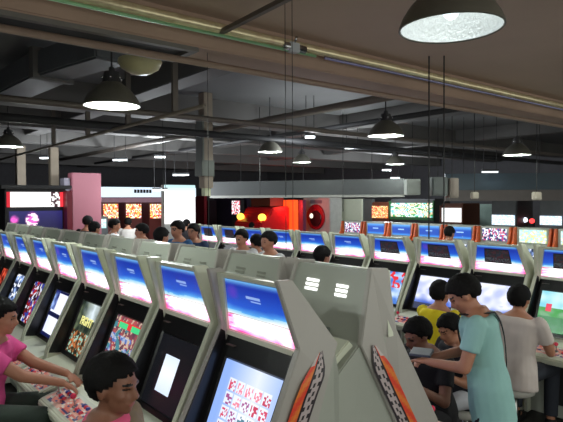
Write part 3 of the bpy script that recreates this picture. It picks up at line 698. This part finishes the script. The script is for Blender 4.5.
hbox(407, 421, 179, 195, 9.6, mat('white_plastic', (176, 182, 174), .5), 'wall_speaker', 'white box hanging at the right end of the long grey fascia', 'speaker')
hbox(432, 448, 177, 196, 9.3, mat('grey_box', (88, 94, 92), .5), 'junction_box', 'dark grey hanging box right of the white box', 'box')
hbox(449.5, 459, 178, 198, 9.3, mat('tan_box', (128, 118, 108), .5), 'junction_box', 'tan hanging box left of the blue-grey fascia', 'box')
hbox(472, 479, 192, 199, 9.0, mat('cream_plate', (160, 152, 138), .5), 'small_box', 'small cream box under the left end of the blue-grey fascia', 'box', .1)
hbox(534, 542, 192, 200, 9.0, mat('cream_plate', (160, 152, 138), .5), 'small_box', 'small cream box under the right part of the blue-grey fascia', 'box', .1)

# hanging cables
CAB = mat('cable_black', (30, 30, 30), .6)
def cable(px, py, X, z0, z1, label, r_=.007, group='hanging cables', lean=0):
    P = onX(px, py, X); bm = bmesh.new()
    pts = [Vector((P.x+lean*math.sin(t*3)*.02, P.y, z1+(z0-z1)*t)) for t in [i/6 for i in range(7)]]
    for a, b in zip(pts, pts[1:]): cone(bm, a, b, r_, r_, 6, False)
    tag(obj('hanging_cable', bm, CAB), label, 'cable', group)
cable(286, 230, 2.12, 1.76, 3.7, 'left of the two thin cables dropping behind the lone dark head', .0022)
cable(293, 230, 2.16, 1.76, 3.7, 'right of the two thin cables dropping behind the lone dark head', .0022)
cable(429, 120, 4.2, 1.75, 3.7, 'left cable hanging beneath the large near lamp', .007)
cable(444, 120, 4.3, 1.85, 3.7, 'right cable hanging beneath the large near lamp', .007)
cable(209, 255, 2.10, 1.76, 3.7, 'thin cable dropping to a machine back just right of the square post', .0022)
cable(163, 160, 4.2, 1.9, 3.7, 'pale thin cable hanging left of the square post', .006)
cable(260, 190, 5.6, 2.2, 3.7, 'thin cable in front of the left part of the grey fascia', .006)
cable(343, 190, 7.0, 1.9, 3.7, 'thin cable in front of the middle of the grey fascia', .006)

# ------------------------------------------------------------------ people
SKIN = mat('skin_tan', (176, 122, 95), .5, var=.04, scale=20); SKIND = mat('skin_brown', (132, 88, 68), .5, var=.04, scale=20)
HAIR = mat('black_hair', (12, 10, 10), .8, var=.3, scale=60, bump=.3, spec=.2); EYE = mat('eye_dark', (24, 18, 16), .3); LIP = mat('lip', (150, 84, 76), .5)
def voxel(bm, name, vox, m_, parent, sm=2, post=None):
    bmesh.ops.recalc_face_normals(bm, faces=bm.faces[:])
    me = bpy.data.meshes.new('tmp'); bm.to_mesh(me); bm.free(); o = bpy.data.objects.new('tmp', me); COL.objects.link(o)
    md = o.modifiers.new('r', 'REMESH'); md.mode = 'VOXEL'; md.voxel_size = vox; md.use_smooth_shade = True
    s = o.modifiers.new('s', 'SMOOTH'); s.iterations = sm; s.factor = .5
    bpy.context.view_layer.update(); dg = bpy.context.evaluated_depsgraph_get()
    m2 = bpy.data.meshes.new_from_object(o.evaluated_get(dg)); bpy.data.objects.remove(o); m2.name = name
    m2.materials.clear()
    for k in (m_ if isinstance(m_, (list, tuple)) else [m_]): m2.materials.append(k)
    for p in m2.polygons: p.use_smooth = True
    if post: post(m2)
    return place(name, m2, parent)
def loft(bm, rings, seg=20):   # rings: centre, side vec, fwd vec, a, b
    rows = []
    for c, s, f, a, b in rings:
        c = Vector(c); row = []
        for i in range(seg):
            t = 2*math.pi*i/seg; ct, st = math.cos(t), math.sin(t)
            row.append(bm.verts.new(c+s*(a*math.copysign(abs(ct)**.8, ct))+f*(b*math.copysign(abs(st)**.8, st))))
        rows.append(row)
    for p, q in zip(rows, rows[1:]):
        for i in range(seg): bm.faces.new((p[i], p[(i+1) % seg], q[(i+1) % seg], q[i]))
    bm.faces.new(rows[0][::-1]); bm.faces.new(rows[-1])
def person(name_label, loc, rz, pose='sit', top=1.33, shirt=(200,200,200), pants=(30,32,40), lean=.1, look=(0,0), hands=None, vox=.02, skin=SKIN, strap=False, width=1, group=None, sleeve=.62, elbows=None, shirt_len=0, collar=None):
    root = empty('person', (loc[0], loc[1], 0), rz); tag(root, name_label, 'person', group)
    child = .93 if top < 1.2 else 1
    seat = max(.38, top-.835*child) if pose == 'sit' else 0
    S_ = top/1.665 if pose == 'stand' else child
    pel = Vector((0,0,seat+.10)) if pose == 'sit' else Vector((0,0,.92*S_))
    tl = .47*S_*(1 if pose == 'sit' else 1.02)
    sp = Vector((math.sin(lean), 0, math.cos(lean)))
    neck = pel+sp*tl                       # base of the neck
    X, Y, Z = Vector((1,0,0)), Vector((0,1,0)), Vector((0,0,1))
    yaw, pit = look
    HM = (Matrix.Rotation(yaw, 3, 'Z') @ Matrix.Rotation(pit+lean*.3, 3, 'Y'))
    hX, hY, hZ = HM @ X, HM @ Y, HM @ Z
    hc = neck+sp*.052*S_+hZ*.102*S_+hX*.025
    side = Y; fwd = side.cross(sp)
    fwd = Vector((sp.z, 0, -sp.x))
    shL = [neck+side*(s*.175*S_*width)-sp*.045*S_ for s in (1, -1)]
    if pose == 'sit':
        hip = [pel+side*(s*.09*S_)-Z*.02 for s in (1, -1)]
        kn = [Vector((.42*S_, s*.15, seat+.08)) for s in (1, -1)]
        an = [Vector((.36*S_, s*.16, .09)) for s in (1, -1)]
    else:
        hip = [pel+side*(s*.09*S_)-Z*.04 for s in (1, -1)]
        kn = [Vector((.03, s*.10, .48*S_)) for s in (1, -1)]
        an = [Vector((-.02, s*.11, .09)) for s in (1, -1)]
    if hands is None:
        hands = [(.52, .12, seat+.38), (.52, -.12, seat+.38)] if pose == 'sit' else [(.12, .27, .80*S_), (.12, -.27, .80*S_)]
    wr = [Vector(h) for h in hands]; el = []
    for i, s in enumerate((1, -1)):
        a, b = shL[i], wr[i]; d = (b-a).length; L1, L2 = .28*S_, .25*S_
        if d > (L1+L2)*.985: b = a+(b-a).normalized()*(L1+L2)*.985; wr[i] = b; d = (b-a).length
        k = (L1*L1-L2*L2+d*d)/(2*d); hh = math.sqrt(max(0, L1*L1-k*k)); u = (b-a).normalized()
        o = Vector((-.3, s*.45, -1)); o = (o-u*o.dot(u)).normalized(); el.append(a+u*k+o*hh)
    def torso(bm, g, z_lo=-.10, z_hi=1):
        R_ = [(-.08,.155,.105),(.0,.165,.115),(.16,.140,.100),(.34,.160,.112),(.42,.175*width,.108),(.47,.125*width,.085),(.52,.06,.06)]
        rg = []
        for h_, a, b in R_:
            if h_ < z_lo or h_ > z_hi: continue
            rg.append((pel+sp*(h_*S_), side, fwd, (a*S_+g), (b*S_+g)))
        if z_lo < -.08: rg.insert(0, (pel+sp*(z_lo*S_), side, fwd, (.176*S_+g), .124*S_+g)); rg[1] = (rg[1][0], side, fwd, .172*S_+g, .121*S_+g); rg[2] = (rg[2][0], side, fwd, .172*S_+g, .122*S_+g)
        loft(bm, rg)
    # ---- body
    bm = bmesh.new(); torso(bm, 0)
    cap(bm, neck-sp*.02, hc-hZ*.05, .056*S_, .052*S_)
    hs = S_**.4
    T = lambda x, y, z: hc+hX*x*hs+hY*y*hs+hZ*z*hs
    ell(bm, T(-.012,0,.022), (.098*hs,.077*hs,.095*hs), HM, 24, 16)
    ell(bm, T(.030,0,-.045), (.062*hs,.057*hs,.066*hs), HM, 20, 14)
    ell(bm, T(.066,0,-.088), (.024*hs,.026*hs,.019*hs), HM)
    cone(bm, T(.082,0,.018), T(.108,0,-.030), .007*hs, .0165*hs, 10); ell(bm, T(.103,0,-.033), (.013*hs,.018*hs,.010*hs), HM)
    ell(bm, T(.086,0,.022), (.012*hs,.05*hs,.012*hs), HM)
    for s in (1, -1): ell(bm, T(-.005,s*.080,-.010), (.020*hs,.010*hs,.032*hs), HM); ell(bm, T(.055,s*.040,-.022), (.028*hs,.022*hs,.022*hs), HM)
    ell(bm, T(.085,0,-.060), (.014*hs,.024*hs,.010*hs), HM)
    for i, s in enumerate((1, -1)):
        cap(bm, shL[i], el[i], .052*S_, .040*S_); cap(bm, el[i], wr[i], .040*S_, .027*S_)
        cap(bm, hip[i], kn[i], .080*S_, .055*S_); cap(bm, kn[i], an[i], .054*S_, .037*S_)
        cap(bm, an[i], an[i]+Vector((.15,0,-.045)), .038, .028)
        u = (wr[i]-el[i]).normalized(); v_ = (u+Vector((0,0,-.35))).normalized() if hands and pose == 'sit' else u
        sd = v_.cross(Z); sd = sd.normalized() if sd.length > .1 else Y
        nn = sd.cross(v_).normalized()
        pc = wr[i]+v_*.05
        ell(bm, pc, (.046,.038,.018), Matrix((v_, sd, nn)).transposed())
        fr = .0085 if vox < .013 else .012
        for q, (o_, L_) in enumerate(((-.030,.062),(-.010,.072),(.010,.068),(.028,.054))):
            b0 = wr[i]+v_*.082+sd*o_; b1 = b0+v_*L_*.55-nn*.008+sd*o_*.15; b2 = b1+(v_*.6-nn*.8).normalized()*L_*.45
            cap(bm, b0, b1, fr, fr, 8); cap(bm, b1, b2, fr, fr*.85, 8)
        ts = -s if True else s
        inn = sd*(1 if (sd.dot(Y)*s) < 0 else -1)
        t0 = wr[i]+v_*.03+inn*.028; t1 = t0+v_*.032+inn*.026-nn*.006; cap(bm, t0, t1, fr*1.15, fr, 8); cap(bm, t1, t1+v_*.026+inn*.006, fr, fr*.9, 8)
    inv = HM.transposed()
    def face(me):
        for p in me.polygons:
            q = inv @ (Vector(p.center)-hc)/hs
            if q.x > .04:
                for s in (1, -1):
                    if ((q.y-s*.031)/.014)**2+((q.z-.004)/.0055)**2 < 1: p.material_index = 1
                    if ((q.y-s*.032)/.021)**2+((q.z-.027)/.0045)**2 < 1: p.material_index = 1
                if (q.y/.024)**2+((q.z+.060)/.008)**2 < 1 and q.x > .07: p.material_index = 2
    voxel(bm, 'body', vox, [skin, EYE, LIP], root, 2, face)
    # ---- shirt
    bm = bmesh.new(); torso(bm, .018, -.10-shirt_len, .50)
    for i, s in enumerate((1, -1)):
        e = shL[i].lerp(el[i], sleeve); ell(bm, shL[i], (.066*S_,)*3); cone(bm, shL[i], e, .066*S_, .064*S_, 16)
        if sleeve >= 1: cap(bm, el[i], el[i].lerp(wr[i], .8), .05*S_, .04*S_)
    def crease(me):
        for v_ in me.vertices:
            c = v_.co; d = nz(c.x*9+c.z*5, c.y*9+c.z*3, 1, 3); v_.co = c+v_.normal*(d*.013)
    mt = mat('fabric_%d_%d_%d' % shirt, shirt, .85, var=.06, scale=6)
    sh = voxel(bm, 'shirt', max(vox*.9, .011), mt, root, 3, crease)
    if collar:
        bm = bmesh.new(); n0 = pel+sp*.495*S_; loft(bm, [(n0-sp*.05, side, fwd, .10, .098), (n0+sp*.0, side, fwd, .078, .078)]); obj('collar', bm, mat('collar_pink', collar, .8), root, smooth=True)
    # ---- trousers
    bm = bmesh.new(); torso(bm, .008, -.10, .06)
    for i in (0, 1):
        cap(bm, hip[i], kn[i], .092*S_, .068*S_)
        if pose == 'stand': cone(bm, kn[i], an[i]+Z*.02, .068*S_, .060*S_, 16)
        else: cone(bm, kn[i], kn[i].lerp(an[i], .85), .068*S_, .058*S_, 16)
    voxel(bm, 'trousers', max(vox*.9, .014), mat('cloth_%d_%d_%d' % pants, pants, .85), root, 2)
    for i in (0, 1):
        bm = bmesh.new(); a = an[i]; ell(bm, a+Vector((.055,0,-.045)), (.135,.052,.045)); cap(bm, a+Vector((0,0,.02)), a+Vector((0,0,-.03)), .048, .045); 
        for v_ in bm.verts: v_.co.z = max(v_.co.z, .002)
        obj('shoe', bm, BLACKM, root, smooth=True)
    # ---- hair: skull cap whose vertices tuck into the head below the hairline
    bm = bmesh.new(); n1, n2 = (40, 26) if vox < .015 else (26, 18)
    bmesh.ops.create_uvsphere(bm, u_segments=n1, v_segments=n2, radius=1)
    for v_ in bm.verts:
        d = v_.co.copy(); az = math.atan2(d.y, d.x)
        line = .36 if abs(az) < .75 else (.36-(abs(az)-.75)*1.1 if abs(az) < 1.3 else (-.26 if abs(az) < 1.75 else -.80))
        line += .13*noise.noise(d*4)+.06*noise.noise(d*11)
        g = 1.0+.05*noise.noise(d*4+Vector((loc[0],0,0)))+.04*noise.noise(d*12)
        if d.z < line: g *= .80
        p = Vector((d.x*.116-.018, d.y*.094, d.z*.112+.024))
        if d.z < line: p = Vector((d.x*.098*.82-.012, d.y*.077*.82, d.z*.095*.82+.022))
        else: p = Vector((d.x*.119*g-.016, d.y*.094*g, d.z*.110*g+.026))
        v_.co = T(*p)
    obj('hair', bm, HAIR, root, smooth=True)
    if strap:
        bm = bmesh.new(); pts = []
        tab = [(.0,.165,.115),(.16,.155,.112),(.34,.165,.118),(.42,.178*width,.112),(.47,.135*width,.10),(.50,.10,.09)]
        def rad(h_):
            for p_, q_ in zip(tab, tab[1:]):
                if p_[0] <= h_ <= q_[0]:
                    t = (h_-p_[0])/(q_[0]-p_[0]); return p_[1]*(1-t)+q_[1]*t+.027, p_[2]*(1-t)+q_[2]*t+.027
            return tab[-1][1]+.027, tab[-1][2]+.027
        for sg, rng in ((-1, range(0, 17)), (1, range(16, -1, -1))):
            for i in rng:
                t = i/16; h_ = .04+.45*t; yy = -.13+.20*t; a_, b_ = rad(h_)
                pts.append((pel+sp*(h_*S_)+side*(yy*S_)+fwd*(sg*b_*S_*max(0, 1-(abs(yy)/a_)**2.5)**.4), sg))
        pts.append(pts[0])
        prev = None
        for p, b in pts:
            a_ = bm.verts.new(p+side*.022); c_ = bm.verts.new(p-side*.022)
            if prev: bm.faces.new((prev[0], a_, c_, prev[1]))
            prev = (a_, c_)
        o = obj('bag_strap', bm, mat('black_strap', (16, 16, 18), .6), root); md = o.modifiers.new('t', 'SOLIDIFY'); md.thickness = .006
    return root, seat
def stool(x, y, seat, label):
    v = empty('stool', (x, y, 0)); tag(v, label, 'stool', 'round stools')
    bm = bmesh.new(); lathe(bm, [(.001,seat+.005),(.13,seat),(.165,seat-.02),(.165,seat-.06),(.14,seat-.075),(.001,seat-.075)], (0,0,0)); obj('seat', bm, mat('pale_vinyl', (176, 174, 166), .5), v, smooth=True)
    bm = bmesh.new(); cone(bm, (0,0,.03), (0,0,seat-.07), .028, .028, 14); obj('pole', bm, CHROME, v, smooth=True)
    bm = bmesh.new(); lathe(bm, [(.001,.05),(.05,.045),(.18,.015),(.19,0)], (0,0,0)); obj('base', bm, CHROME, v, smooth=True)
def sitter(label, loc, rz, top, stool_label, **k):
    r_, seat = person(label, loc, rz, 'sit', top, **k); stool(loc[0], loc[1], seat-.02, stool_label)

sitter('person in a bright pink tee reaching for the joystick, at the left edge', (.70, 4.06), R(-28), 1.47, 'stool under the person in the pink tee', shirt=(226, 84, 150), pants=(40, 52, 44), lean=.18, vox=.011, look=(0, .12), hands=[(.66, .04, .86), (.62, -.09, .87)])
person('young person with short black hair looking right, in front of the left row', (.795, 2.12), R(-56), 'stand', 1.50, shirt=(132, 116, 92), collar=(226, 90, 130), pants=(30, 30, 36), vox=.0085, skin=SKIND, look=(0, .1), lean=.04, hands=[(.10, .24, .72), (.10, -.24, .72)])
person('standing person in a long pale blue tee with a black shoulder strap, looking down', (3.27, 1.91), R(118), 'stand', 1.64, shirt=(150, 196, 192), pants=(24, 24, 30), vox=.011, lean=.15, look=(.15, .6), strap=True, hands=[(.36, .16, 1.06), (.36, -.02, 1.04)], shirt_len=.14, width=1.08)
sitter('seated person in a wrinkled white tee playing at the middle row', (4.56, 2.42), R(3), 1.35, 'stool under the person in the white tee', shirt=(206, 194, 188), pants=(40, 44, 54), lean=.12, vox=.012, hands=[(.40, .12, .82), (.40, -.14, .82)], width=1.1, shirt_len=.04)
sitter('seated person in a bright yellow tee behind the strap wearer', (4.42, 3.14), R(0), 1.32, 'stool under the person in the yellow tee', shirt=(228, 206, 24), pants=(40, 40, 46), lean=.12, vox=.014, hands=[(.46, .12, .82), (.46, -.12, .82)])
sitter('crouched person in black beside the nearest vented cabinet', (3.50, 2.50), R(180), 1.25, 'stool under the crouched person in black', shirt=(24, 22, 26), pants=(30, 28, 32), lean=.22, vox=.013, skin=SKIND, look=(-.3, .35), hands=[(.38, .12, .8), (.38, -.12, .8)])
sitter('dark-haired person in black looking down, between yellow and pale blue tees', (4.08, 2.60), R(165), 1.17, 'stool under the person in black looking down', shirt=(26, 26, 34), pants=(170, 170, 176), lean=.22, vox=.013, look=(0, .4), hands=[(.36, .10, .72), (.36, -.10, .72)])
# hand-held device
v = empty('magazine', (0,0,0)); tag(v, 'dark flat booklet held by the person in the pale blue tee', 'booklet')
c = Matrix.Rotation(R(118), 3, 'Z') @ Vector((.42, .06, 1.09)); c += Vector((3.27, 1.91, 0))
bm = bmesh.new(); box(bm, -.07, .07, -.09, .09, -.006, .006); v.location = c; v.rotation_euler = (0, 0, R(118)); obj('cover', bm, mat('booklet_grey', (70, 74, 84), .4), v, bevel=.002)
bm = bmesh.new(); box(bm, -.062, .068, -.085, .085, .006, .009); obj('page', bm, mat('booklet_page', (120, 124, 130), .5), v)
HD = [(323, 247, 4.3, (22,22,26), 0, 'lone dark-haired person seen over the nearest vented cabinet back'),
      (268, 232, 4.15, (205,205,205), 180, 'person in white, right one of the trio of heads at centre'),
      (256, 235, 4.62, (30,30,36), 95, 'person in black, middle one of the trio of heads at centre'),
      (241, 230, 4.4, (215,215,215), 200, 'person in white, left one of the trio of heads at centre'),
      (193, 224, 4.3, (34,50,80), 200, 'person in dark blue just left of the square post foot'),
      (177, 221, 3.85, (46,92,140), 190, 'person in blue, tallest of the left cluster'),
      (162, 228, 3.45, (40,60,90), 10, 'person turned away at the left side of the tall one in blue'),
      (141, 224, 3.9, (214,210,205), 150, 'person in white in the middle of the left cluster'),
      (115, 219, 4.15, (220,220,220), -20, 'person in white in front of the left red and yellow machine'),
      (95, 222, 3.55, (30,30,36), 20, 'person in black, right one of two before the pink panel'),
      (88, 216, 3.95, (40,34,36), 30, 'far person in black, left one of two before the pink panel'),
      (128, 218, 5.6, (200,196,190), 60, 'far person in white standing before the middle booth machine'),
      (187, 220, 7.2, (30,26,30), 20, 'far person in front of the red wall panel'),
      (252, 223, 10.0, (34,26,30), 20, 'far person in front of the red racing machine'),
      (450, 227, 8.5, (210,210,205), 0, 'far person in white between two blue marquees of the farthest row')]
for px, py, X, col, hd, lb in HD:
    P = onX(px, py, X); k = .06
    person(lb, (P.x-k*math.cos(R(hd)), P.y-k*math.sin(R(hd))), R(hd), 'stand', P.z, shirt=col, pants=(34,36,44), vox=.02, look=(0, .15), lean=.03)
# two more lit stools near the lower right
stool(3.75, 1.62, .46, 'empty stool at the bottom edge, right of the pale blue tee')
